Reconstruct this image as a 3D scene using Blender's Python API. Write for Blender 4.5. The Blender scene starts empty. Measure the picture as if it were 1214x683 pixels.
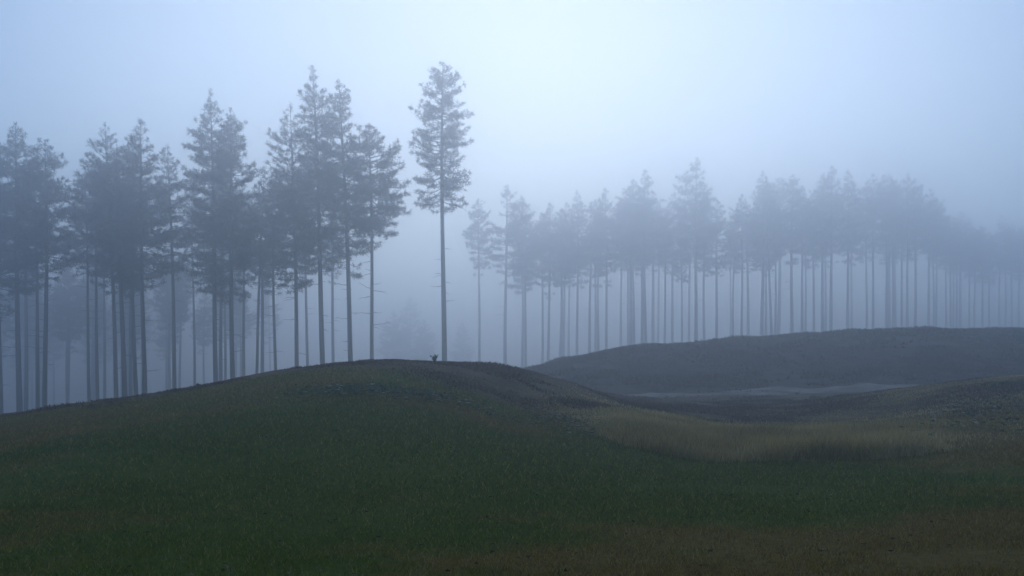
import bpy, math, random
import numpy as np
from mathutils import Vector, noise as mnoise

R = math.radians
scene = bpy.context.scene
col = scene.collection

# ------------------------------------------------------------------ camera
F = 1180.0            # focal length in photo pixels (photo 1214 wide)
CU, HV = 607.0, 460.0 # principal column, horizon row
CAM_Z = 1.02
NEAR, FAR, ROWK = .60, 1.06, 1.48   # metres per survey unit: open ground / wooded ground beyond
cam_d = bpy.data.cameras.new('camera')
cam_d.sensor_width = 36.0
cam_d.lens = 36.0 * F / 1214.0
cam_d.shift_y = (HV - 341.5) / 1214.0
cam_d.clip_start = 0.1
cam_d.clip_end = 3000.0
cam = bpy.data.objects.new('camera', cam_d)
cam.location = (0, 0, CAM_Z)
cam.rotation_euler = (R(90), 0, 0)
col.objects.link(cam)
scene.camera = cam

# ------------------------------------------------------------------ sky, sun, exposure
SUN_EL, SUN_AZ = R(18), R(1)          # azimuth measured from +Y towards +X
world = bpy.data.worlds.new('World')
scene.world = world
world.use_nodes = True
wt = world.node_tree
bg = wt.nodes['Background']
sky = wt.nodes.new('ShaderNodeTexSky')
sky.sky_type = 'NISHITA'
sky.sun_disc = False
sky.sun_elevation = SUN_EL
sky.sun_rotation = SUN_AZ
sky.air_density = 1.0
sky.dust_density = 0.2
sky.ozone_density = 2.5
wt.links.new(sky.outputs[0], bg.inputs[0])
bg.inputs[1].default_value = 0.10

sun_d = bpy.data.lights.new('sun', 'SUN')
sun_d.energy = 0.6
sun_d.angle = R(50)
sun_d.color = (1.0, 0.97, 0.92)
sun = bpy.data.objects.new('sun', sun_d)
dirv = Vector((math.sin(SUN_AZ) * math.cos(SUN_EL), math.cos(SUN_AZ) * math.cos(SUN_EL), math.sin(SUN_EL)))
sun.rotation_euler = dirv.to_track_quat('Z', 'Y').to_euler()
sun.location = dirv * 60
col.objects.link(sun)

scene.view_settings.view_transform = 'Standard'
scene.view_settings.look = 'None'
scene.view_settings.gamma = 1.0
scene.view_settings.exposure = 0.43
HAZE_DENSITY = 0.0120
HAZE_COLOR = (0.82, 0.90, 1.0)
HAZE_G = 0.85

cy = scene.cycles
cy.use_denoising = True
cy.max_bounces = 6
cy.diffuse_bounces = 2
cy.glossy_bounces = 1
cy.transmission_bounces = 2
cy.transparent_max_bounces = 8
cy.volume_bounces = 3
cy.use_adaptive_sampling = False

# ------------------------------------------------------------------ helpers
def tag(o, label=None, cat=None, group=None, kind=None):
    if label: o['label'] = label
    if cat: o['category'] = cat
    if group: o['group'] = group
    if kind: o['kind'] = kind
    return o

def mesh_np(name, verts, faces_flat, nper, mats, mat_idx=None, smooth=False):
    """verts (N,3); faces_flat (M*nper); one mesh from arrays"""
    me = bpy.data.meshes.new(name)
    verts = np.asarray(verts, dtype=np.float32).reshape(-1, 3)
    ff = np.asarray(faces_flat, dtype=np.int32).ravel()
    if np.isscalar(nper):
        n = len(ff) // nper
        totals = np.full(n, nper, dtype=np.int32)
    else:
        totals = np.asarray(nper, dtype=np.int32); n = len(totals)
    starts = np.concatenate([[0], np.cumsum(totals)[:-1]]).astype(np.int32)
    me.vertices.add(len(verts)); me.vertices.foreach_set('co', verts.ravel())
    me.loops.add(len(ff)); me.loops.foreach_set('vertex_index', ff)
    me.polygons.add(n)
    me.polygons.foreach_set('loop_start', starts)
    me.polygons.foreach_set('loop_total', totals)
    for m in (mats if isinstance(mats, (list, tuple)) else [mats]):
        me.materials.append(m)
    if mat_idx is not None:
        me.polygons.foreach_set('material_index', np.asarray(mat_idx, dtype=np.int32))
    me.polygons.foreach_set('use_smooth', np.full(n, bool(smooth)))
    me.update(calc_edges=True)
    me.validate()
    return me

def link(name, me, parent=None, loc=(0, 0, 0)):
    o = bpy.data.objects.new(name, me)
    o.location = loc
    col.objects.link(o)
    if parent is not None:
        o.parent = parent
    return o

def tube(pts, radii, sides, vbase):
    """tube along a polyline; returns verts, quad faces, next base index"""
    pts = np.asarray(pts, float); n = len(pts)
    V, Fc = [], []
    for i in range(n):
        d = pts[min(i + 1, n - 1)] - pts[max(i - 1, 0)]
        d = d / (np.linalg.norm(d) + 1e-9)
        ref = np.array([0, 0, 1.0]) if abs(d[2]) < 0.9 else np.array([1.0, 0, 0])
        a = np.cross(d, ref); a /= np.linalg.norm(a)
        b = np.cross(d, a)
        for k in range(sides):
            t = 2 * math.pi * k / sides
            V.append(pts[i] + radii[i] * (math.cos(t) * a + math.sin(t) * b))
    for i in range(n - 1):
        for k in range(sides):
            k2 = (k + 1) % sides
            Fc += [vbase + i * sides + k, vbase + i * sides + k2, vbase + (i + 1) * sides + k2, vbase + (i + 1) * sides + k]
    return V, Fc, vbase + n * sides

# ------------------------------------------------------------------ terrain (one height function)
def px(u, Y): return (u - CU) / F * Y
def zv(v, Y): return CAM_Z - (v - HV) / F * Y

PROF = {  # column -> list of (depth, row)   (row 'z..' = height directly)
 -160: [(14, 'z0.0'), (22, 'z.1'), (38, 512), (55, 514), (75, 517), (150, 524), (300, 522)],
 0:    [(14, 'z.03'), (22, 530), (30, 506), (38, 493), (55, 495), (75, 498), (150, 505), (300, 505)],
 100:  [(14, 'z.04'), (22, 521), (30, 493), (37, 480), (55, 481.5), (75, 484.5), (150, 493)],
 200:  [(14, 'z.05'), (22, 512), (30, 479), (37, 465), (55, 466.5), (75, 470), (150, 480), (300, 485)],
 300:  [(14, 'z.06'), (21, 516), (29, 466), (36, 446), (55, 448), (75, 452), (140, 463)],
 400:  [(14, 'z.08'), (20, 524), (27, 468), (35, 433), (55, 435), (75, 439), (120, 450), (300, 470)],
 480:  [(10, 'z.0'), (14, 'z.09'), (20, 526), (26, 478), (31, 444), (36, 429.5), (55, 432), (75, 436), (110, 446), (200, 458)],
 560:  [(14, 'z.06'), (20, 532), (27, 482), (33, 449), (38, 433), (55, 436), (75, 441), (110, 450), (200, 458)],
 620:  [(14, 'z.03'), (20, 539), (27, 500), (34, 462), (39, 441), (50, 446), (75, 452), (92, 437.5), (118, 440), (200, 445)],
 680:  [(14, 'z.0'), (20, 550), (27, 507), (35, 472), (41, 454), (50, 461), (65, 464), (88, 425), (115, 427.5), (200, 434)],
 740:  [(14, 'z.0'), (22, 537), (30, 498), (42, 475), (55, 472), (66, 468), (88, 415), (115, 418)],
 820:  [(14, 'z.0'), (22.5, 548), (30, 514), (40, 489), (52, 476), (65, 468), (72, 455), (88, 409.5), (115, 412)],
 900:  [(14, 'z.0'), (22.5, 549), (30, 519), (40, 495), (52, 478), (64, 467), (72, 454), (88, 403.5), (115, 406), (200, 414), (300, 425)],
 980:  [(14, 'z.0'), (22.5, 549), (30, 517), (40, 490), (50, 472), (65, 465), (73, 446), (88, 397.5), (118, 400)],
 1060: [(14, 'z.0'), (22.5, 547), (30, 512), (40, 481), (47, 462), (56, 466), (66, 461), (88, 392), (120, 395), (160, 399)],
 1130: [(14, 'z.02'), (22.5, 542), (30, 504), (40, 468), (46, 454), (56, 460), (66, 456), (89, 391.5), (130, 394), (160, 397)],
 1214: [(14, 'z.04'), (22.5, 536), (30, 497), (40, 460), (46, 446), (58, 452), (68, 446), (90, 393), (130, 395), (160, 398), (300, 418)],
 1400: [(14, 'z.08'), (22.5, 530), (30, 485), (40, 448), (46, 434), (58, 440), (70, 436), (90, 397), (150, 400), (300, 418)],
}
_c, _z = [], []
def _pol(x, y): return math.atan2(x, y) * 3.2, math.log(math.hypot(x, y))
for u, lst in PROF.items():
    pts = [(1.5, 0.0), (3.7, 0.0), (5.4, 0.0)]
    for Y, v in lst:
        Y = Y * (NEAR if Y < 101 else (FAR if u < 590 else ROWK))
        pts.append((Y, float(v[1:]) * .82 if isinstance(v, str) else zv(v, Y)))
    if u >= 620:                       # long flat shoulder behind the heath hill's ridge
        rv = [v for Y, v in lst if 85 < Y < 95][0]
        pts += [(61.0, zv(rv + 1.2, 61.0)), (78.0, zv(rv + 2.2, 78.0)), (110.0, zv(rv + 2.5, 110.0))]
    else:                              # flat top of the near mound
        rv = min(v for Y, v in lst if not isinstance(v, str))
        pts += [(26.5, zv(rv + 1.2, 26.5)), (44.0, zv(rv + 3.2, 44.0))]
    pts.append((550.0, -6.0 if u < 250 else (0.0 if u < 640 else 8.0)))
    for Y, z in pts:
        _c.append(_pol(px(u, Y), Y)); _z.append(z)
_c = np.array(_c); _z = np.array(_z)
def _phi(d2): return 0.5 * d2 * np.log(d2 + 1e-9)
def _solve():
    n = len(_c)
    d2 = ((_c[:, None] - _c[None]) ** 2).sum(-1)
    A = np.zeros((n + 3, n + 3))
    A[:n, :n] = _phi(d2) + 0.00008 * np.eye(n)
    P = np.c_[np.ones(n), _c]
    A[:n, n:] = P; A[n:, :n] = P.T
    return np.linalg.solve(A, np.r_[_z, 0, 0, 0])
_w = _solve()
TH_MAX = math.atan((1400 - CU) / F); TH_MIN = math.atan((-160 - CU) / F)

def vnoise(x, y, s, seed=0.0):
    """cheap smooth value noise, vectorised"""
    x = np.asarray(x, float) / s + seed * 17.31; y = np.asarray(y, float) / s + seed * 5.77
    xi = np.floor(x); yi = np.floor(y); fx = x - xi; fy = y - yi
    fx = fx * fx * (3 - 2 * fx); fy = fy * fy * (3 - 2 * fy)
    def h(a, b):
        t = np.sin(a * 127.1 + b * 311.7 + seed * 74.7) * 43758.5453
        return t - np.floor(t)
    return (h(xi, yi) * (1 - fx) + h(xi + 1, yi) * fx) * (1 - fy) + (h(xi, yi + 1) * (1 - fx) + h(xi + 1, yi + 1) * fx) * fy

def smooth(a, b, x):
    t = np.clip((np.asarray(x, float) - a) / (b - a), 0, 1)
    return t * t * (3 - 2 * t)

def base_z(x, y):
    x = np.atleast_1d(np.asarray(x, float)); y = np.atleast_1d(np.asarray(y, float))
    th = np.arctan2(x, y); r = np.maximum(np.hypot(x, y), 1.0)
    thc = np.clip(th, TH_MIN, TH_MAX)
    q = np.c_[thc * 3.2, np.log(np.clip(r, 2.0, 560.0))]
    out = np.zeros(len(q))
    for s in range(0, len(q), 20000):
        qq = q[s:s + 20000]
        d2 = ((qq[:, None] - _c[None]) ** 2).sum(-1)
        out[s:s + 20000] = _phi(d2) @ _w[:-3] + _w[-3] + qq @ _w[-2:]
    back = smooth(math.pi * 0.45, math.pi, np.abs(th))
    return out * (1 - back)

def zones(x, y):
    """material zones of the ground, from real positions: heath, tall grass, lawn brownness"""
    x = np.asarray(x, float); y = np.asarray(y, float)
    n1 = vnoise(x, y, 2.4, 1) - .5; n2 = vnoise(x, y, .9, 2) - .5
    xs = x / np.maximum(y, 1.0) * F + CU
    y = y / NEAR
    # brown heath on the crown of the near mound and everything beyond it
    edge = np.interp(xs, [-200, 200, 330, 430, 520, 600, 680, 760, 900, 1050, 1214, 1400],
                         [36.5, 35.5, 34.5, 33.0, 30.5, 29.5, 29.0, 30.5, 33, 32, 30, 30])
    heath = smooth(-2.0, 2.5, y - edge + n1 * 4 + n2 * 2)
    # tall straw-coloured grass band in the hollow
    near = np.interp(xs, [600, 660, 740, 800, 900, 1000, 1100, 1150, 1214], [31, 27.5, 22.9, 22.5, 22.4, 22.4, 22.8, 23.6, 25.5])
    far = np.interp(xs, [600, 660, 740, 800, 900, 1000, 1100, 1150, 1214], [32, 34, 33, 32, 31, 30, 28.5, 27, 26])
    tall = smooth(0, .8, y - near + n2 * .8) * (1 - smooth(-5, 6, y - far + n1 * 4)) * smooth(610, 790, xs + n1 * 60) * (1 - smooth(1050, 1200, xs + n2 * 80))
    return heath, tall

def rough(x, y):
    """olive brown rough grass on the right hand bank"""
    x = np.asarray(x, float); y = np.asarray(y, float)
    xs = x / np.maximum(y, 1.0) * F + CU; n1 = vnoise(x, y, 1.8, 9)
    ys = y / NEAR
    return smooth(860, 1090, xs + (n1 - .5) * 160) * smooth(23, 27, ys) * (1 - smooth(45, 52, ys)) * (.35 + .65 * n1)

def ground_z(x, y):
    x = np.atleast_1d(np.asarray(x, float)); y = np.atleast_1d(np.asarray(y, float))
    z = base_z(x, y)
    h, t = zones(x, y)
    r = np.hypot(x, y)
    z = z + (vnoise(x, y, 2.6, 5) - .5) * .07 * smooth(3, 18, r)
    z = z + (vnoise(x, y, .55, 6) - .5) * (.015 + .05 * h)
    z = z + (vnoise(x, y, 9., 7) - .5) * .9 * smooth(30, 56, r) * h * .25
    return z
def gz(x, y): return float(ground_z([x], [y])[0])

# ------------------------------------------------------------------ materials
def newmat(name):
    m = bpy.data.materials.new(name); m.use_nodes = True
    return m, m.node_tree, m.node_tree.nodes['Principled BSDF']
def ramp(nt, fac, stops):
    n = nt.nodes.new('ShaderNodeValToRGB')
    el = n.color_ramp.elements
    while len(el) < len(stops): el.new(0.5)
    for e, (p, c) in zip(el, stops):
        e.position = p; e.color = (*c, 1)
    nt.links.new(fac, n.inputs[0])
    return n.outputs[0]
def mix(nt, fac, a, b):
    n = nt.nodes.new('ShaderNodeMix'); n.data_type = 'RGBA'
    if isinstance(fac, float): n.inputs[0].default_value = fac
    else: nt.links.new(fac, n.inputs[0])
    for s, v in ((6, a), (7, b)):
        if isinstance(v, tuple): n.inputs[s].default_value = (*v, 1)
        else: nt.links.new(v, n.inputs[s])
    return n.outputs[2]
def tex(nt, scale, detail=4.0, coord=None, rough=0.6):
    n = nt.nodes.new('ShaderNodeTexNoise'); n.inputs['Scale'].default_value = scale
    n.inputs['Detail'].default_value = detail; n.inputs['Roughness'].default_value = rough
    if coord is not None: nt.links.new(coord, n.inputs['Vector'])
    return n.outputs[0]
def geo_pos(nt):
    return nt.nodes.new('ShaderNodeNewGeometry').outputs['Position']
def attr(nt, name):
    n = nt.nodes.new('ShaderNodeAttribute'); n.attribute_name = name
    return n
def spec(b, r=0.9, s=0.15):
    b.inputs['Roughness'].default_value = r
    b.inputs['Specular IOR Level'].default_value = s

GREEN_A, GREEN_B = (.060, .094, .006), (.120, .160, .014)
BROWN_A, BROWN_B = (.150, .098, .016), (.27, .18, .042)
def lawn_color(nt, pos):
    big = tex(nt, .16, 3, pos); mid = tex(nt, .8, 5, pos, .7); fine = tex(nt, 14, 5, pos, .75)
    g = mix(nt, ramp(nt, fine, [(.35, (0, 0, 0)), (.65, (1, 1, 1))]), GREEN_A, GREEN_B)
    b = mix(nt, ramp(nt, fine, [(.35, (0, 0, 0)), (.65, (1, 1, 1))]), BROWN_A, BROWN_B)
    add = nt.nodes.new('ShaderNodeMath'); add.operation = 'MULTIPLY_ADD'
    nt.links.new(mid, add.inputs[0]); add.inputs[1].default_value = .75; nt.links.new(big, add.inputs[2])
    dry = attr(nt, 'dry').outputs['Fac']
    a2 = nt.nodes.new('ShaderNodeMath'); a2.operation = 'ADD'
    nt.links.new(add.outputs[0], a2.inputs[0]); nt.links.new(dry, a2.inputs[1])
    f = ramp(nt, a2.outputs[0], [(.80, (0, 0, 0)), (1.0, (1, 1, 1))])
    return mix(nt, f, g, b)

M_ground, nt, b = newmat('ground')
spec(b, .95, .1)
pos = geo_pos(nt)
lawn = lawn_color(nt, pos)
hn = tex(nt, 1.3, 6, pos, .7); hn2 = tex(nt, .22, 3, pos)
heath_c = mix(nt, ramp(nt, hn, [(.35, (0, 0, 0)), (.66, (1, 1, 1))]), (.105, .066, .036), (.21, .135, .078))
heath_c = mix(nt, ramp(nt, hn2, [(.45, (0, 0, 0)), (.7, (1, 1, 1))]), heath_c, (.085, .085, .034))
heath_c = mix(nt, attr(nt, 'moor').outputs['Fac'], heath_c, mix(nt, ramp(nt, hn, [(.35, (0, 0, 0)), (.66, (1, 1, 1))]), (.018, .012, .010), (.105, .066, .046)))
straw_c = mix(nt, hn, (.10, .078, .022), (.24, .18, .065))
c = mix(nt, attr(nt, 'heath').outputs['Fac'], lawn, heath_c)
c = mix(nt, attr(nt, 'tall').outputs['Fac'], c, straw_c)
nt.links.new(c, b.inputs['Base Color'])
bp = nt.nodes.new('ShaderNodeBump'); bp.inputs['Strength'].default_value = .7; bp.inputs['Distance'].default_value = .05
nt.links.new(tex(nt, 16, 6, pos, .75), bp.inputs['Height']); nt.links.new(bp.outputs[0], b.inputs['Normal'])

def translucent(nt, b, k):
    tr = nt.nodes.new('ShaderNodeBsdfTranslucent'); mx = nt.nodes.new('ShaderNodeMixShader')
    mx.inputs[0].default_value = k
    nt.links.new(b.inputs['Base Color'].links[0].from_socket, tr.inputs[0])
    nt.links.new(b.outputs[0], mx.inputs[1]); nt.links.new(tr.outputs[0], mx.inputs[2])
    nt.links.new(mx.outputs[0], nt.nodes['Material Output'].inputs[0])

M_lawn, nt, b = newmat('lawn_blades'); spec(b, .8, .2)
lc = lawn_color(nt, geo_pos(nt))
rnd = attr(nt, 'rnd').outputs['Fac']
lc2 = mix(nt, ramp(nt, rnd, [(.86, (0, 0, 0)), (1, (1, 1, 1))]), lc, (.28, .22, .08))
hv = nt.nodes.new('ShaderNodeHueSaturation'); nt.links.new(lc2, hv.inputs['Color'])
mr = nt.nodes.new('ShaderNodeMapRange'); nt.links.new(rnd, mr.inputs[0]); mr.inputs[3].default_value = .55; mr.inputs[4].default_value = 1.9
nt.links.new(mr.outputs[0], hv.inputs['Value']); nt.links.new(hv.outputs[0], b.inputs['Base Color'])
translucent(nt, b, .4)

M_straw, nt, b = newmat('straw_grass'); spec(b, .8, .2)
rnd = attr(nt, 'rnd').outputs['Fac']
nt.links.new(ramp(nt, rnd, [(0, (.24, .175, .055)), (.45, (.45, .33, .115)), (.85, (.62, .47, .19)), (1, (.72, .58, .30))]), b.inputs['Base Color'])
translucent(nt, b, .45)

M_heather, nt, b = newmat('heather'); spec(b, .95, .1)
rnd = attr(nt, 'rnd').outputs['Fac']
nt.links.new(ramp(nt, rnd, [(0, (.085, .058, .030)), (.6, (.16, .105, .062)), (1, (.23, .155, .095))]), b.inputs['Base Color'])

M_weed, nt, b = newmat('weeds'); spec(b, .8, .2)
rnd = attr(nt, 'rnd').outputs['Fac']
nt.links.new(ramp(nt, rnd, [(0, (.035, .075, .03)), (.55, (.06, .11, .04)), (.8, (.20, .22, .14)), (1, (.50, .50, .42))]), b.inputs['Base Color'])

M_leaf, nt, b = newmat('fallen_leaves'); spec(b, .8, .2)
rnd = attr(nt, 'rnd').outputs['Fac']
nt.links.new(ramp(nt, rnd, [(0, (.02, .012, .008)), (.4, (.06, .035, .018)), (.7, (.13, .08, .04)), (1, (.25, .22, .18))]), b.inputs['Base Color'])

M_sand, nt, b = newmat('sand'); spec(b, .95, .1)
pos = geo_pos(nt)
nt.links.new(mix(nt, ramp(nt, tex(nt, .5, 5, pos, .7), [(.36, (0, 0, 0)), (.6, (1, 1, 1))]), (.10, .078, .058), (.36, .31, .25)), b.inputs['Base Color'])

M_bark, nt, b = newmat('pine_bark'); spec(b, .9, .15)
tc = nt.nodes.new('ShaderNodeTexCoord')
mp = nt.nodes.new('ShaderNodeMapping'); mp.inputs['Scale'].default_value = (1, 1, .25)
nt.links.new(tc.outputs['Object'], mp.inputs[0])
bk = tex(nt, 9, 6, mp.outputs[0], .7)
sep = nt.nodes.new('ShaderNodeSeparateXYZ'); nt.links.new(tc.outputs['Object'], sep.inputs[0])
dark = mix(nt, ramp(nt, bk, [(.38, (0, 0, 0)), (.62, (1, 1, 1))]), (.022, .017, .014), (.060, .048, .042))
rust = mix(nt, ramp(nt, bk, [(.38, (0, 0, 0)), (.62, (1, 1, 1))]), (.055, .028, .016), (.12, .062, .036))
mr = nt.nodes.new('ShaderNodeMapRange'); nt.links.new(sep.outputs[2], mr.inputs[0]); mr.inputs[1].default_value = 8; mr.inputs[2].default_value = 15
nt.links.new(mix(nt, mr.outputs[0], dark, rust), b.inputs['Base Color'])
bp = nt.nodes.new('ShaderNodeBump'); bp.inputs['Strength'].default_value = .8; bp.inputs['Distance'].default_value = .03
nt.links.new(bk, bp.inputs['Height']); nt.links.new(bp.outputs[0], b.inputs['Normal'])

M_twig, nt, b = newmat('twig'); spec(b, .9, .1)
nt.links.new(mix(nt, tex(nt, 6, 3), (.03, .024, .02), (.07, .05, .04)), b.inputs['Base Color'])

M_needle, nt, b = newmat('pine_needles'); spec(b, .6, .25)
rnd = attr(nt, 'rnd').outputs['Fac']
nt.links.new(ramp(nt, rnd, [(0, (.018, .036, .022)), (.5, (.030, .054, .030)), (1, (.052, .080, .042))]), b.inputs['Base Color'])
try: b.inputs['Subsurface Weight'].default_value = 0.0
except Exception: pass

# ------------------------------------------------------------------ ground sheet
def build_ground():
    fov = np.linspace(TH_MIN * 1.02, TH_MAX * 0.98, 420)
    rest = np.linspace(fov[-1], fov[0] + 2 * math.pi, 70)[1:-1]
    th = np.concatenate([fov, rest]); nth = len(th)
    rr = np.concatenate([np.geomspace(.5, 4, 14)[:-1], np.geomspace(4, 100, 350)[:-1], np.geomspace(100, 560, 50)])
    T, RR = np.meshgrid(th, rr)
    x = (RR * np.sin(T)).ravel(); y = (RR * np.cos(T)).ravel()
    z = ground_z(x, y)
    V = np.c_[x, y, z]
    V = np.vstack([V, [[0, 0, gz(0.001, 0.001)]]])
    i = np.arange(len(rr) - 1)[:, None] * nth; k = np.arange(nth)[None]; k2 = (k + 1) % nth
    quads = np.stack([i + k, i + k2, i + nth + k2, i + nth + k], -1).reshape(-1, 4)[:, ::-1]
    tri = np.stack([np.full(nth, len(V) - 1), np.arange(nth), (np.arange(nth) + 1) % nth], -1)[:, ::-1]
    ff = np.concatenate([quads.ravel(), tri.ravel()])
    tot = np.concatenate([np.full(len(quads), 4), np.full(nth, 3)])
    me = mesh_np('ground', V, ff, tot, M_ground, smooth=True)
    h, t = zones(V[:, 0], V[:, 1])
    dr = dryness(V[:, 0], V[:, 1])
    t = np.maximum(t, .75 * rough(V[:, 0], V[:, 1]))
    moor = smooth(37, 40.5, V[:, 1] + 2 * (vnoise(V[:, 0], V[:, 1], 2.5, 51) - .5))
    for nm, a in (('heath', h), ('tall', t), ('dry', dr), ('moor', moor)):
        at = me.attributes.new(nm, 'FLOAT', 'POINT'); at.data.foreach_set('value', a.astype(np.float32))
    o = link('ground', me); tag(o, kind='structure')
    return o
def dryness(x, y):
    xs = x / np.maximum(y, 1.0) * F + CU
    x = x / NEAR; y = y / NEAR
    d = -.02 + .22 * (1 - smooth(9, 15, y)) * smooth(300, 900, xs) + .12 * smooth(1000, 1214, xs)
    d = d - .22 * np.exp(-((x - 1.5) / 6.) ** 2 - ((y - 17) / 4.5) ** 2) - .12 * np.exp(-((x + 5) / 3.) ** 2 - ((y - 19) / 4) ** 2)
    d = d + .5 * bare(x * NEAR, y * NEAR)
    return d
def bare(x, y):
    return smooth(.35, .7, np.exp(-((x - 2.75) / .6) ** 2 - ((y - 5.95) / .42) ** 2) * (.55 + .9 * vnoise(x, y, .35, 41)))
build_ground()

# sandy track at the foot of the far heath hill
def build_track():
    us = np.linspace(655, 1100, 110)
    Y = np.interp(us, [690, 720, 800, 900, 1000, 1075], [64.0, 64.6, 65.4, 66.2, 66.6, 66.8]) * NEAR
    w = np.interp(us, [655, 740, 800, 900, 1000, 1100], [.2, .7, 1.3, 1.6, 1.1, .3]) * (.6 + .9 * vnoise(us, us * 0, 34, 61))
    V, Fc = [], []
    n = 9
    for i, (u, y0, ww) in enumerate(zip(us, Y, w)):
        for k in range(n):
            yy = y0 + (k / (n - 1) - .5) * 2 * ww * (1 + .35 * math.sin(u * .05)) + .25 * math.sin(u * .021)
            xx = px(u, yy)
            zz = gz(xx, yy)
            V.append((xx, yy, zz + (.05 if 0 < k < n - 1 and 0 < i < len(us) - 1 else -.08)))
    for i in range(len(us) - 1):
        for k in range(n - 1):
            Fc += [i * n + k, (i + 1) * n + k, (i + 1) * n + k + 1, i * n + k + 1]
    o = link('sandy_track', mesh_np('sandy_track', V, Fc, 4, M_sand, smooth=True))
    tag(o, kind='structure')
build_track()

# ------------------------------------------------------------------ ground cover
rng = np.random.default_rng(7)
def set_rnd(me, vals):
    at = me.attributes.new('rnd', 'FLOAT', 'POINT'); at.data.foreach_set('value', np.asarray(vals, np.float32))

def scatter(n, u0, u1, y0, y1, power=1.0):
    """random ground points between two bearings and two depths, evenly per area for power=1"""
    t = rng.random(n)
    y0 *= NEAR; y1 *= NEAR
    y = (y0 ** (2 * power) + t * (y1 ** (2 * power) - y0 ** (2 * power))) ** (1 / (2 * power))
    u = u0 + rng.random(n) * (u1 - u0)
    return px(u, y), y

def blades(x, y, z, h, w, lean, segs, extra_attr=None):
    """curved tapering blades as triangle strips"""
    n = len(x)
    az = rng.random(n) * 2 * math.pi; fa = rng.random(n) * math.pi
    dx, dy = np.cos(az) * lean, np.sin(az) * lean
    wx, wy = np.cos(fa) * w * .5, np.sin(fa) * w * .5
    rows = []
    for s in range(segs + 1):
        t = s / segs
        ox = dx * h * t ** 1.8; oy = dy * h * t ** 1.8; oz = h * t * (1 - .25 * lean * t)
        if s < segs:
            k = 1 - .75 * t
            rows.append(np.stack([np.stack([x + ox - wx * k, y + oy - wy * k, z + oz], -1), np.stack([x + ox + wx * k, y + oy + wy * k, z + oz], -1)], 1))
        else:
            rows.append(np.stack([x + ox, y + oy, z + oz], -1)[:, None])
    V = np.concatenate(rows, 1)                      # n, 2*segs+1, 3
    nv = 2 * segs + 1
    base = (np.arange(n) * nv)[:, None]
    tris = []
    for s in range(segs):
        a, b2 = 2 * s, 2 * s + 1
        if s < segs - 1:
            tris += [[a, b2, a + 2], [b2, a + 3, a + 2]]
        else:
            tris += [[a, b2, a + 2]]
    tris = np.array(tris)
    ff = (base[:, None] + tris[None]).reshape(-1)
    return V.reshape(-1, 3), ff, nv

def build_lawn():
    x, y = scatter(430000, -60, 1280, 7.2, 34, .35)
    h_, t_ = zones(x, y)
    keep = (rng.random(len(x)) > np.maximum(h_ * .9, bare(x, y) * .8)) & (t_ < .5)
    x, y = x[keep], y[keep]
    clump = vnoise(x, y, .22, 11) * vnoise(x, y, 1.3, 12)
    keep = rng.random(len(x)) < .25 + 2.2 * clump
    x, y = x[keep], y[keep]
    z = ground_z(x, y) - .005
    sc = np.clip(y / 8, .8, 1.6)
    h = (.022 + .035 * rng.random(len(x)) ** 2) * (0.7 + 0.5 * sc)
    V, ff, nv = blades(x, y, z, h, .007 * sc, .35 + .6 * rng.random(len(x)), 1)
    me = mesh_np('lawn_grass', V, ff, 3, M_lawn)
    set_rnd(me, np.repeat(rng.random(len(x)) , nv))
    at = me.attributes.new('dry', 'FLOAT', 'POINT'); at.data.foreach_set('value', np.repeat(dryness(x, y), nv).astype(np.float32))
    tag(link('lawn_grass', me), 'short mown green and brown lawn grass in the foreground', 'grass', kind='stuff')
build_lawn()

def build_tall():
    x, y = scatter(460000, 600, 1290, 21.5, 50, 1.0)
    h_, t_ = zones(x, y); r_ = rough(x, y)
    keep = rng.random(len(x)) < np.maximum(t_ * (.5 + .9 * vnoise(x, y, .9, 21)), .30 * r_)
    x, y, t_ = x[keep], y[keep], t_[keep]
    xs = x / y * F + CU
    z = ground_z(x, y) - .01
    hmax = np.interp(xs, [620, 700, 780, 900, 1060, 1130, 1200], [.07, .13, .25, .36, .35, .23, .12])
    hmax = np.maximum(hmax * np.sqrt(t_), .06)
    h = hmax * (.4 + .65 * rng.random(len(x))) * (.7 + .6 * vnoise(x, y, .7, 22))
    V, ff, nv = blades(x, y, z, h, .012 + .01 * rng.random(len(x)), .15 + .5 * rng.random(len(x)), 3)
    me = mesh_np('tall_grass', V, ff, 3, M_straw)
    set_rnd(me, np.repeat(np.clip(rng.random(len(x)) * .7 + .7 * (vnoise(x, y, 1.1, 23) - .35), 0, 1), nv))
    tag(link('tall_grass', me), 'band of tall straw coloured dry grass growing in the hollow', 'grass', kind='stuff')
build_tall()

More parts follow.
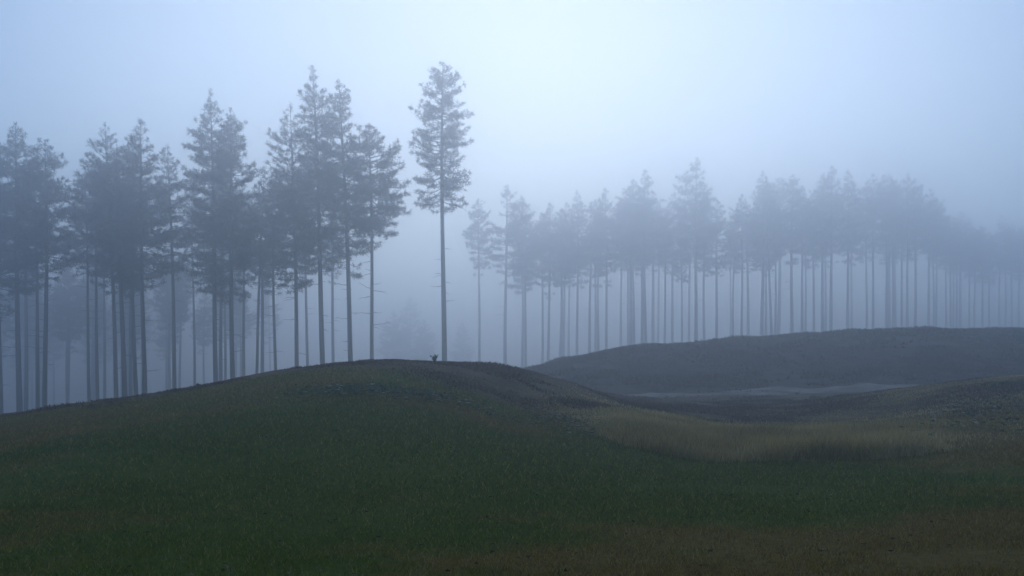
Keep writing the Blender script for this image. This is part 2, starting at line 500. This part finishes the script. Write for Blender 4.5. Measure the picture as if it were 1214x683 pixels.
def build_heather():
    parts = []
    # near crest of the mound, the right hand bank and the far hill
    for n, u0, u1, y0, y1 in ((60000, -80, 760, 29, 48), (60000, 620, 1290, 28, 56), (60000, 600, 1290, 58, 100)):
        x, y = scatter(n, u0, u1, y0, y1)
        h_, t_ = zones(x, y)
        keep = rng.random(len(x)) < h_ * (1 - t_) * smooth(.35, .75, vnoise(x, y, 1.6, 31) * .6 + vnoise(x, y, .5, 32) * .5)
        parts.append(np.c_[x[keep], y[keep]])
    P = np.vstack(parts)
    # keep the track clear
    x, y = P[:, 0], P[:, 1]
    xs = x / y * F + CU
    keep = ~((np.abs(y - 66 * NEAR) < 2.4) & (xs > 640) & (xs < 1060) & (rng.random(len(x)) < .93))
    x, y = x[keep], y[keep]
    m = 5
    x = np.repeat(x, m) + rng.normal(0, .07, len(x) * m); y = np.repeat(y, m) + rng.normal(0, .07, len(y) * m)
    z = ground_z(x, y) - .02
    big = smooth(30, 50, y)
    h = (.03 + .07 * rng.random(len(x))) * (1 + 1.5 * big) * (.35 + 1.5 * vnoise(x, y, 1.6, 33) ** 2)
    V, ff, nv = blades(x, y, z, h, (.03 + .04 * rng.random(len(x))) * (1 + big), .5 + .6 * rng.random(len(x)), 1)
    me = mesh_np('heather', V, ff, 3, M_heather)
    set_rnd(me, np.repeat(rng.random(len(x)) * (1 - .55 * smooth(37, 41, y)), nv))
    tag(link('heather', me), 'low brown heather and rough grass over the mounds', 'heather', kind='stuff')
build_heather()

def quads_flat(x, y, z, s, tilt):
    n = len(x)
    a = rng.random(n) * 2 * math.pi
    V = []
    for k in range(4):
        t = a + k * math.pi / 2
        l = s * (1.0 if k % 2 == 0 else .55)
        V.append(np.stack([x + np.cos(t) * l, y + np.sin(t) * l, z + .012 + np.sin(t * 2 + a) * tilt * s + tilt * s], -1))
    V = np.stack(V, 1)
    return V.reshape(-1, 3), np.arange(n * 4)

def build_litter():
    x, y = scatter(900, -40, 1260, 8, 30, .5)
    h_, t_ = zones(x, y)
    k = (t_ < .3); x, y = x[k], y[k]
    V, ff = quads_flat(x, y, ground_z(x, y) + .01, .012 + .02 * rng.random(len(x)) * np.clip(y / 14, .7, 1.6), .35)
    me = mesh_np('fallen_leaves', V, ff, 4, M_leaf); set_rnd(me, np.repeat(rng.random(len(x)) ** 1.3, 4))
    tag(link('fallen_leaves', me), 'small fallen leaves strewn over the mown lawn', 'leaves', kind='stuff')
    # broad leaved weeds on the near slope
    X, Y_ = [], []
    for cu, cyy, su, sy, n in ((405, 27.6, 38, .55, 340), (470, 27.0, 40, .5, 160), (520, 27.0, 26, .5, 170), (660, 28.5, 22, .7, 150), (590, 26.3, 30, .5, 80), (690, 26.5, 24, .8, 120)):
        n = int(n * 2.2); u = rng.normal(cu, su, n); yv = rng.normal(cyy, sy, n) * NEAR
        X.append(px(u, yv)); Y_.append(yv)
    x = np.concatenate(X); y = np.concatenate(Y_)
    V, ff = quads_flat(x, y, ground_z(x, y) + .04, .018 + .032 * rng.random(len(x)), .2)
    me = mesh_np('low_weeds', V, ff, 4, M_weed); set_rnd(me, np.repeat(np.clip(rng.random(len(x)) ** 1.6, 0, 1), 4))
    tag(link('low_weeds', me), 'patch of low broad leaved weeds on the slope below the mound top', 'weeds', kind='stuff')
    u = rng.normal(1165, 38, 330); y = rng.normal(30, 2.6, 330); y = np.clip(y, 24.5, 36) * NEAR; x = px(u, y)
    V, ff = quads_flat(x, y, ground_z(x, y) + .10 + .1 * rng.random(len(x)), .025 + .04 * rng.random(len(x)), .4)
    me = mesh_np('pale_weeds', V, ff, 4, M_weed); set_rnd(me, np.repeat(np.clip(rng.random(len(x)) ** 1.2, 0, 1), 4))
    tag(link('pale_weeds', me), 'pale seed headed weeds on the bank at the right end of the tall grass', 'weeds', kind='stuff')
build_litter()

# ------------------------------------------------------------------ pines
def make_trunk(rs, H, r0, bend):
    n = 16
    pts, rad = [], []
    ph = rs.uniform(0, 6.28)
    for i in range(n + 1):
        t = (i / n) ** 1.25
        wob = bend * math.sin(t * 4.2 + ph) * t * (1 - .4 * t)
        pts.append((wob, bend * .7 * math.sin(t * 3.1 + ph * 2) * t, t * H - (.35 if i == 0 else 0)))
        r = r0 * (1 - .62 * t) * (1 - smooth(.72, 1.0, t) * .82)
        if i == 0: r *= 1.25
        elif t * H < .5: r *= 1.12
        rad.append(float(r))
    V, Fc, _ = tube(pts, rad, 9, 0)
    return V, Fc, pts
def trunk_at(pts, z):
    zs = [p[2] for p in pts]
    return np.array([np.interp(z, zs, [p[0] for p in pts]), np.interp(z, zs, [p[1] for p in pts]), z])

def shape_f(kind, s):
    """crown half width (0..1) against height fraction s"""
    if kind == 'column':   return np.interp(s, [0, .1, .25, .42, .52, .7, .85, .93, .98, 1], [.5, .85, .95, 1, .82, .74, .56, .32, .12, .02])
    if kind == 'cone':     return np.interp(s, [0, .1, .3, .55, .75, .9, .97, 1], [.45, .7, .98, .92, .56, .24, .08, .02])
    if kind == 'broad':    return np.interp(s, [0, .15, .4, .65, .82, .94, 1], [.4, .8, 1, .86, .54, .22, .03])
    return np.interp(s, [0, .15, .4, .7, .9, 1], [.3, .7, 1, .72, .34, .04])                 # 'tuft'

def make_crown(rs, H, lo, Rw, kind, tpts, dens=1.0, tuft=1.0):
    z0 = H * lo
    W_V, W_F, wb = [], [], 0
    tp, td = [], []
    z = z0; phase = rs.uniform(0, 6.28); tier = 1.0
    az = phase; o3 = Vector((rs.uniform(0, 99), rs.uniform(0, 99), rs.uniform(0, 99)))
    while z < H - .10:
        s = (z - z0) / (H - z0)
        az += 2.399 + rs.uniform(-.5, .5)
        for _once in (0,):
            lump = mnoise.noise(o3 + Vector((math.cos(az) * .9, math.sin(az) * .9, z * .38)))
            L = 1.06 * Rw * float(shape_f(kind, s)) * (1 + (.40 if kind == 'column' else .75) * lump) * rs.uniform(.55, 1.12)
            L = max(min(L, Rw * 1.22), .15)
            el = R(np.interp(s, [0, .25, .7, 1], [-12, 0, 14, 40]) + rs.uniform(-20, 20))
            L = min(L, max(.12, (H + .05 - z) / max(math.sin(el) + .12, .05)))
            if lump < (-.4 if kind == 'column' else -.22) and rs.random() < .8: continue
            d = np.array([math.cos(az) * math.cos(el), math.sin(az) * math.cos(el), math.sin(el)])
            p0 = trunk_at(tpts, z + rs.uniform(-.12, .12))
            n = 5
            P = [p0]
            for i in range(1, n):
                t = i / (n - 1)
                sag = -.10 * L * math.sin(t * math.pi) + .16 * L * t * t
                P.append(p0 + d * L * t + np.array([0, 0, sag * (1 - s * .6)]) + np.array([rs.uniform(-1, 1), rs.uniform(-1, 1), rs.uniform(-1, 1)]) * .04 * L)
            V, Fc, wb = tube(P, [.035 * (1 - .8 * i / (n - 1)) * (.5 + L / 3) for i in range(n)], 3, wb)
            W_V += V; W_F += Fc
            side_v = np.array([-math.sin(az), math.cos(az), 0.0])
            npos = max(1, int(L * 3.0 * dens))
            for j in range(npos):
                t = .22 + .78 * (j + rs.random()) / npos
                fi = t * (n - 1); i = min(int(fi), n - 2); f = fi - i
                q = P[i] * (1 - f) + P[i + 1] * f
                tw = (min(.2, L * .5) + .40 * L * (1 - t) ** .8) * rs.uniform(.5, 1.25)
                for sg in (-1, 1):
                    if rs.random() < .12: continue
                    dd = d * .75 + side_v * sg * rs.uniform(.5, 1.0) + np.array([0, 0, rs.uniform(-.25, .5)])
                    dd /= np.linalg.norm(dd)
                    m = max(1, int(tw / .20))
                    for e in range(m):
                        tp.append(q + dd * tw * (e + .6) / m + np.array([0, 0, rs.uniform(-.05, .06)])); td.append(dd)
            tp.append(P[-1]); td.append(d)
        z += .088 / dens * rs.uniform(.5, 1.5) * (1 - .3 * s) * (1.7 - .7 * smooth(0, .18, s)) * (1 + 1.6 * smooth(.88, 1, s))
    # leader
    tp += [trunk_at(tpts, H - .05), trunk_at(tpts, H - .25)]; td += [np.array([0, 0, 1.0]), np.array([.1, 0, 1.0])]
    tp = np.array(tp); td = np.array(td)
    nr = np.random.default_rng(rs.randrange(1 << 30))
    m = 12
    n = len(tp)
    P = np.repeat(tp, m, 0); D = np.repeat(td, m, 0)
    D = D * .55 + nr.normal(0, .62, D.shape); D[:, 2] += .22
    D /= np.linalg.norm(D, axis=1)[:, None]
    ln = (.17 + .17 * nr.random(len(P))) * tuft
    ln = ln * (1 - .5 * smooth(.9, 1.0, P[:, 2] / H))
    W = np.cross(D, nr.normal(0, 1, D.shape)); W /= np.linalg.norm(W, axis=1)[:, None] + 1e-9
    wd = (.011 + .011 * nr.random(len(P)))[:, None] * tuft
    Pb = P + nr.normal(0, .06, P.shape)
    T = np.stack([Pb - W * wd, Pb + W * wd, Pb + D * ln[:, None]], 1).reshape(-1, 3)
    nw = len(W_V)
    V = np.vstack([np.array(W_V), T])
    ff = np.concatenate([np.array(W_F), nw + np.arange(len(T))])
    tot = np.concatenate([np.full(len(W_F) // 4, 4), np.full(len(T) // 3, 3)])
    mi = np.concatenate([np.ones(len(W_F) // 4), np.zeros(len(T) // 3)])
    rv = np.concatenate([np.zeros(nw), np.repeat(np.repeat(nr.random(n), m) * .7 + .3 * nr.random(n * m), 3)])
    return V, ff, tot, mi, rv

def make_dead(rs, p0, az, L, el):
    d = np.array([math.cos(az) * math.cos(el), math.sin(az) * math.cos(el), math.sin(el)])
    n = 6; P = [p0]
    droop = rs.uniform(-.25, .1)
    for i in range(1, n):
        t = i / (n - 1)
        P.append(p0 + d * L * t + np.array([0, 0, droop * L * t * t]) + np.array([rs.uniform(-1, 1), rs.uniform(-1, 1), rs.uniform(-1, 1)]) * .035 * L)
    V, Fc, b = tube(P, [.028 * (1 - .75 * i / (n - 1)) * (.6 + .25 * L) for i in range(n)], 4, 0)
    for k in range(int(L * 2)):
        t = rs.uniform(.35, .95); i = min(int(t * (n - 1)), n - 2); q = P[i]
        a2 = az + rs.choice([-1, 1]) * rs.uniform(.4, 1.0)
        e = q + np.array([math.cos(a2), math.sin(a2), rs.uniform(-.3, .2)]) * L * .28 * rs.uniform(.5, 1)
        v2, f2, b = tube([q, (q + e) / 2 + np.array([0, 0, .02]), e], [.012, .009, .005], 3, b)
        V += v2; Fc += f2
    return V, Fc

MESHES = {}
def tree_meshes(seed, H, r0, lo, Rw, kind, bend, dens, tuft, ndead):
    rs = random.Random(seed)
    V, Fc, tp = make_trunk(rs, H, r0, bend)
    trunk = mesh_np('trunk', V, Fc, 4, M_bark, smooth=True)
    V, ff, tot, mi, rv = make_crown(rs, H, lo, Rw, kind, tp, dens, tuft)
    crown = mesh_np('crown', V, ff, tot, [M_needle, M_twig], mi)
    set_rnd(crown, rv)
    dead = []
    for k in range(ndead):
        z = H * (lo - rs.uniform(.01, .28) * (1 if rs.random() < .7 else 1.6))
        if z < 2: continue
        V, Fc = make_dead(rs, trunk_at(tp, z), rs.choice([0, math.pi]) + rs.uniform(-.9, .9), rs.uniform(.35, 1.0) * Rw * .6, R(rs.uniform(-12, 22)))
        dead.append(mesh_np('dead_branch', V, Fc, 4, M_twig))
    return trunk, crown, dead

def place(name, x, y, z, meshes, lean, rotz, scale, label, cat, group):
    r = bpy.data.objects.new(name, None); col.objects.link(r)
    r.empty_display_size = .5
    r.location = (x, y, z)
    r.rotation_euler = (0, lean, 0)
    r.scale = scale
    t, c, d = meshes
    for nm, me in [('trunk', t), ('crown', c)] + [('dead_branch', m) for m in d]:
        o = link(nm, me, r); o.rotation_euler = (0, 0, rotz)
    tag(r, label, cat, group)
    return r

HTOP = []
# front stand: (base u, depth, trunk width px, top u, top v, crown bottom v, crown half width px, shape, dead, label)
G1 = 'pines of the left stand'
FRONT = [
 (1, 70, 6.5, -10, 160, 375, 40, 'broad', 3, 'dark pine cut by the left edge of the photo'),
 (23.5, 72, 7, 17, 147, 330, 40, 'cone', 3, 'thick trunked pine with a pointed top nearest the left edge of the stand'),
 (31, 92, 5, 30, 190, 330, 26, 'tuft', 1, 'faint pine half hidden right behind the thick leftmost trunk'),
 (45, 76, 5, 40, 186, 335, 26, 'cone', 4, 'left trunk of the close pair beside the thick leftmost pine'),
 (53, 70, 6, 54, 166, 330, 36, 'broad', 8, 'right trunk of the close pair on the left, with bare limbs reaching right'),
 (106, 80, 4, 100, 205, 330, 30, 'tuft', 3, 'slender pine with a low needle clump left of the dense cluster'),
 (116, 82, 4.3, 112, 190, 325, 26, 'tuft', 2, 'second slender pine left of the dense cluster'),
 (124, 105, 3.6, 124, 215, 330, 20, 'tuft', 1, 'faint thin pine between the slender pair and the dense cluster'),
 (138, 74, 5.3, 127, 146, 345, 34, 'cone', 3, 'straight left pine of the dense cluster with a ragged top'),
 (148, 71, 6.2, 139, 172, 350, 38, 'broad', 2, 'pine leaning left in the middle of the dense cluster'),
 (155, 92, 4.4, 152, 190, 330, 24, 'tuft', 1, 'paler pine seen between the two leaning trunks of the cluster'),
 (162, 72, 5.2, 150, 200, 340, 34, 'broad', 2, 'pine leaning left on the right side of the dense cluster'),
 (172, 70, 5.8, 165, 142, 350, 38, 'cone', 5, 'tallest right hand pine of the dense cluster with low drooping boughs'),
 (207, 80, 5, 200, 172, 330, 24, 'cone', 3, 'single pine standing right of the dense cluster'),
 (231, 100, 3.2, 228, 215, 345, 20, 'tuft', 1, 'thin faint pine in the gap before the big pointed crown'),
 (256, 73, 5.8, 249, 108, 345, 36, 'cone', 2, 'left trunk under the big pointed crown on the slope'),
 (262, 84, 4.2, 262, 170, 350, 26, 'cone', 1, 'narrow trunk tucked between the two under the big pointed crown'),
 (267, 108, 3.4, 266, 205, 340, 18, 'tuft', 1, 'pale thin pine behind the trunks of the big pointed crown'),
 (276, 71, 6, 272, 130, 355, 36, 'broad', 4, 'dark right trunk under the big pointed crown on the slope'),
 (289, 96, 4.2, 287, 215, 330, 20, 'tuft', 1, 'faint pine just right of the big pointed crown'),
 (304, 80, 3.7, 312, 205, 325, 24, 'tuft', 2, 'slim pine leaning right near the middle of the stand'),
 (311, 92, 4.5, 309, 215, 335, 24, 'cone', 2, 'pale straight pine right behind the slim leaning one'),
 (327, 82, 4, 322, 212, 350, 24, 'tuft', 4, 'slim pine leaning slightly left before the two tall crowns'),
 (352, 75, 5.4, 346, 122, 345, 36, 'cone', 3, 'pine with the left shoulder crown beside the tallest of the stand'),
 (365, 100, 3.8, 357, 190, 340, 20, 'tuft', 1, 'thin pale pine leaning left between two thick trunks'),
 (383, 71, 6.6, 371, 78, 325, 38, 'cone', 3, 'tallest pine of the left stand with a thick trunk'),
 (395, 100, 4, 394, 190, 335, 22, 'tuft', 1, 'faint pine right behind the tallest pine of the stand'),
 (416, 70, 6.4, 404, 95, 325, 36, 'cone', 8, 'tall pine with many bare dead twigs below its crown'),
 (441, 71, 5.2, 438, 146, 300, 37, 'broad', 9, 'last pine on the right end of the left stand'),
]
def px_tree(spec, seed, name, cat, group, lone=False):
    ub, Y, wpx, ut, vt, vb, hw, kind, ndead, label = spec
    Y = Y * FAR
    x = px(ub, Y); z = gz(x, Y)
    ztop = zv(vt, Y); H = ztop - z
    xt = px(ut, Y)
    lean = math.atan2(xt - x, H)
    H = H / math.cos(lean)
    lo = (zv(vb, Y) - z) / (ztop - z)
    HTOP.append(ztop)
    ms = tree_meshes(seed, H, wpx / F * Y * .5, lo, 1.08 * hw / F * Y, kind, .2, .96, 1.1, ndead + 3)
    return place(name, x, Y, z, ms, lean, 0, (1, 1, 1), label, cat, group)
for i, s in enumerate(FRONT):
    px_tree(s, 100 + i, 'pine_tree', 'pine tree', G1)
px_tree((527, 72, 6.6, 524, 74, 250, 36, 'column', 5, 'lone tall pine standing apart on top of the near mound'), 301, 'pine_tree', 'pine tree', None)

# shared variants for the misty rows
VAR = []
for i in range(10):
    kind = ['cone', 'cone', 'cone', 'tuft', 'cone', 'cone', 'column', 'cone', 'broad', 'cone'][i]
    lo = [.45, .5, .42, .58, .48, .52, .5, .44, .55, .6][i]
    VAR.append(tree_meshes(500 + i, 20.0, .20, lo, [2.3, 2.2, 2.1, 1.8, 2.4, 2.3, 1.7, 2.0, 2.3, 1.8][i], kind, .25, .95, 1.2, 3))
rr = random.Random(5)
def misty(u, Y, wpx, vt, label, group, var=None, lean=0.0, wide=1.0):
    Y = Y * (ROWK if u > 560 else FAR)
    x = px(u, Y); z = gz(x, Y); ztop = zv(vt, Y); H = ztop - z
    HTOP.append(ztop)
    ms = VAR[var if var is not None else rr.randrange(10)]
    s = H / 20.0
    sw = wpx / F * Y / .40
    sxy = .5 * sw + .5 * s * wide
    r = place('pine_tree', x, Y, z, (ms[0], ms[1], ms[2]), lean, rr.uniform(0, 6.28), (sxy, sxy, s), label, 'pine tree', group)
    return r

# the row on the far heath hill: (u, trunk px, top v, depth, variant)
G2 = 'pines of the far row on the heath hill'
ROW = [
 (568, 3, 236, 106, 3), (599, 4.6, 220, 104, 0), (619, 3, 244, 110, 1), (623.5, 3, 232, 107, 4), (643, 3, 240, 114, 3),
 (650, 3.4, 232, 108, 2), (664, 4, 230, 112, 1), (667.5, 3, 236, 118, 4), (674, 3, 240, 128, 3), (684, 3, 226, 110, 7),
 (699, 3.5, 221, 110, 0), (706, 2.6, 236, 120, 9), (709.5, 2.8, 230, 114, 5), (719, 3, 223, 110, 2), (736, 2.8, 226, 128, 3),
 (745, 3, 222, 124, 8), (748, 4.4, 212, 110, 4), (752, 3, 232, 112, 5), (761, 4, 222, 110, 1), (765.5, 3.8, 201, 106, 2),
 (774, 5.5, 224, 126, 8), (780, 2.4, 240, 130, 9), (788, 2.6, 236, 110, 3), (797, 3.4, 228, 124, 4), (808.5, 2.4, 238, 112, 6),
 (817, 3, 226, 126, 5), (825, 5, 188, 106, 0), (835, 3.4, 222, 112, 1), (849.5, 4, 222, 110, 4), (866, 2.2, 246, 128, 9),
 (869, 2.6, 240, 114, 3), (879, 3, 226, 110, 5), (887, 4.4, 222, 116, 1), (903, 5, 204, 108, 7), (908, 2.6, 222, 118, 4),
 (915, 3, 214, 108, 2), (919, 2.6, 226, 112, 3), (923, 5.4, 212, 124, 8), (939, 5, 208, 110, 0), (951, 3.5, 216, 114, 5),
 (955, 2.6, 222, 120, 9), (965, 3, 220, 118, 4), (975, 4.5, 206, 116, 1), (978.5, 2.8, 216, 126, 3), (985, 4.5, 197, 110, 2),
 (1005, 3.6, 202, 112, 7), (1009.5, 2.6, 216, 130, 9), (1028, 2.8, 214, 122, 4), (1035, 3.2, 206, 118, 5), (1051, 4, 208, 120, 8),
 (1054.5, 3, 216, 126, 1), (1058.5, 2.8, 212, 122, 3), (1061.5, 2.6, 214, 128, 6), (1069, 2.6, 212, 124, 4), (1076, 3.2, 206, 120, 0),
 (1085, 4, 212, 122, 1), (1101, 3.5, 224, 126, 5), (1107, 2.6, 240, 132, 3), (1110, 2.6, 236, 130, 4), (1122, 2.8, 256, 134, 9),
 (1127, 2.8, 252, 130, 5), (1130, 2.6, 260, 138, 3), (1134, 2.6, 256, 134, 8), (1138.5, 5, 258, 140, 1), (1149.5, 2.8, 262, 136, 5),
 (1155, 2.8, 260, 140, 4), (1165, 3.2, 258, 136, 8), (1173, 2.8, 266, 142, 1), (1185, 2.8, 262, 140, 5), (1192, 2.8, 268, 144, 9),
 (1200, 2.8, 264, 142, 8), (1208, 2.8, 268, 146, 1), (1217, 3.0, 266, 144, 5),
]
MARK = {568: 'first faint pine right of the lone tall pine, base hidden by the near mound',
        599: 'pale thick trunked pine at the left end of the far hill',
        699: 'pine where the far ridge starts climbing, above the pale strip of bare soil',
        765.5: 'tall pine with a dark pointed crown left of the far row centre',
        825: 'tallest pine of the far row with a thin spire above its neighbours',
        903: 'stout pine starting the dark middle clump of the far row',
        985: 'tall pine over the highest treetops right of the far row middle',
        1085: 'stout pine at the right end of the tall part of the far row',
        1217: 'pine on the right edge of the photo in the far row'}
SHORT = {568: 'first faint pine', 599: 'thick pine at the hill end',
         699: 'pine above the soil strip', 765.5: 'dark pointed far pine', 825: 'tallest far spire',
         903: 'stout middle clump pine', 985: 'tall pine past the middle', 1085: 'stout pine ending the tall row'}
ORD = ['', 'first', 'second', 'third', 'fourth', 'fifth', 'sixth', 'seventh', 'eighth', 'ninth', 'tenth', 'eleventh', 'twelfth', 'thirteenth', 'fourteenth', 'fifteenth', 'sixteenth', 'seventeenth']
last, cnt = None, 0
for i, (u, w, vt, Y, var) in enumerate(ROW):
    if u in MARK:
        lab = MARK[u]; last = u; cnt = 0
    else:
        cnt += 1
        adj = 'thick misty' if w >= 4 else ('thin misty' if w < 2.9 else 'misty')
        lab = '%s far pine, %s trunk right of the %s' % (adj, ORD[cnt], SHORT[last])
    if vt > 215 and rr.random() < .5: vt += rr.uniform(4, 20)
    if u > 1115: vt += rr.uniform(-8, 8)
    lean = {915: R(-2.2), 667.5: R(1.5), 752: R(-1.2), 664: R(1.2), 623.5: R(-1)}.get(u, R(rr.uniform(-.5, .5)))
    misty(u, Y, w, vt, lab, G2, var, lean)

# small spruces far down in the fog of the gap
G4 = 'faint small spruces in the foggy gap'
SPR = [tree_meshes(700 + i, 14.0, .14, .04, 2.6, 'cone', .05, .8, 1.4, 0) for i in range(2)]
for k, (u, Y, vt, lab) in enumerate(((466, 215, 368, 'faint small spruce in the fog just right of the left stand'), (486, 235, 352, 'taller faint spruce in the fog between the left stand and the lone pine'),
                     (503, 225, 378, 'low faint spruce in the fog left of the lone pine trunk'), (548, 240, 382, 'low faint spruce in the fog right of the lone pine trunk'))):
    x = px(u, Y); z = gz(x, Y); H = zv(vt, Y) - z
    place('spruce_tree', x, Y, z, SPR[k % 2], 0, k * 1.3, (H / 14, H / 14, H / 14), lab, 'spruce tree', G4)

# the deep forest behind the left stand, all but lost in the fog
G3 = 'faint pines lost in the fog behind the left stand'
for k in range(46):
    u = rr.uniform(-70, 345); Y = rr.uniform(135, 215) / FAR
    if 470 < u < 520: continue
    misty(u, Y, .40 / Y * F * rr.uniform(.7, 1.1), HV - F * rr.uniform(15, 19) / Y, 'faint pine lost in the fog deep behind the left stand', G3, None, R(rr.uniform(-.6, .6)), 1.2)

# ------------------------------------------------------------------ small shrubs on the crest
def sprig(u, Y, h, label):
    x = px(u, Y); z = gz(x, Y)
    rs = random.Random(int(u * 7))
    r = bpy.data.objects.new('shrub', None); col.objects.link(r); r.location = (x, Y, z)
    V, Fc, b = [], [], 0; tp = []
    for k in range(7):
        a = rs.uniform(0, 6.28); e = rs.uniform(.2, .6)
        P = [np.array([0, 0, -.05]), np.array([math.cos(a) * e * h * .4, math.sin(a) * e * h * .4, h * .5]), np.array([math.cos(a) * e * h, math.sin(a) * e * h, h * rs.uniform(.75, 1)])]
        v, f, b = tube(P, [.012, .008, .004], 4, b); V += v; Fc += f
        for j in range(12):
            t = rs.uniform(.3, 1) * 2; i = min(int(t), 1); tp.append(P[i] + (P[i + 1] - P[i]) * (t - i))
    o = link('stem', mesh_np('stem', V, Fc, 4, M_twig), r)
    tp = np.repeat(np.array(tp), 2, 0); n = len(tp); nr = np.random.default_rng(3)
    D = nr.normal(0, 1, (n, 3)); D /= np.linalg.norm(D, axis=1)[:, None]
    W = np.cross(D, nr.normal(0, 1, (n, 3))); W /= np.linalg.norm(W, axis=1)[:, None]
    T = np.stack([tp, tp + D * .02 + W * .007, tp + D * .045, tp + D * .02 - W * .007], 1).reshape(-1, 3)
    me = mesh_np('foliage', T, np.arange(len(T)), 4, M_needle); set_rnd(me, np.repeat(nr.random(n), 4))
    link('foliage', me, r)
    tag(r, label, 'shrub')
sprig(515, 22, .20, 'small shrub on the mound top just left of the lone tall pine')
sprig(235, 22.3, .09, 'small seedling on the left slope near the thin faint pine')

# ------------------------------------------------------------------ haze: one even box of air
def build_haze():
    zs = np.array([v.co.z for v in bpy.data.objects['ground'].data.vertices])
    z0 = float(zs.min()) - 1.0; z1 = max(HTOP) + .8
    print('haze box', z0, z1)
    B = 566.0
    V = [(-B, -B, z0), (B, -B, z0), (B, B, z0), (-B, B, z0), (-B, -B, z1), (B, -B, z1), (B, B, z1), (-B, B, z1)]
    Fc = [0, 3, 2, 1, 4, 5, 6, 7, 0, 1, 5, 4, 1, 2, 6, 5, 2, 3, 7, 6, 3, 0, 4, 7]
    m = bpy.data.materials.new('haze'); m.use_nodes = True
    nt = m.node_tree; nt.nodes.clear()
    out = nt.nodes.new('ShaderNodeOutputMaterial'); pv = nt.nodes.new('ShaderNodeVolumePrincipled')
    pv.inputs['Color'].default_value = (*HAZE_COLOR, 1)
    pv.inputs['Density'].default_value = HAZE_DENSITY
    pv.inputs['Anisotropy'].default_value = HAZE_G
    pv.inputs['Density Attribute'].default_value = ''
    nt.links.new(pv.outputs[0], out.inputs['Volume'])
    m.cycles.homogeneous_volume = True
    o = link('haze', mesh_np('haze', V, Fc, 4, m))
    tag(o, 'pale blue morning fog filling the air', 'haze', kind='stuff')
build_haze()
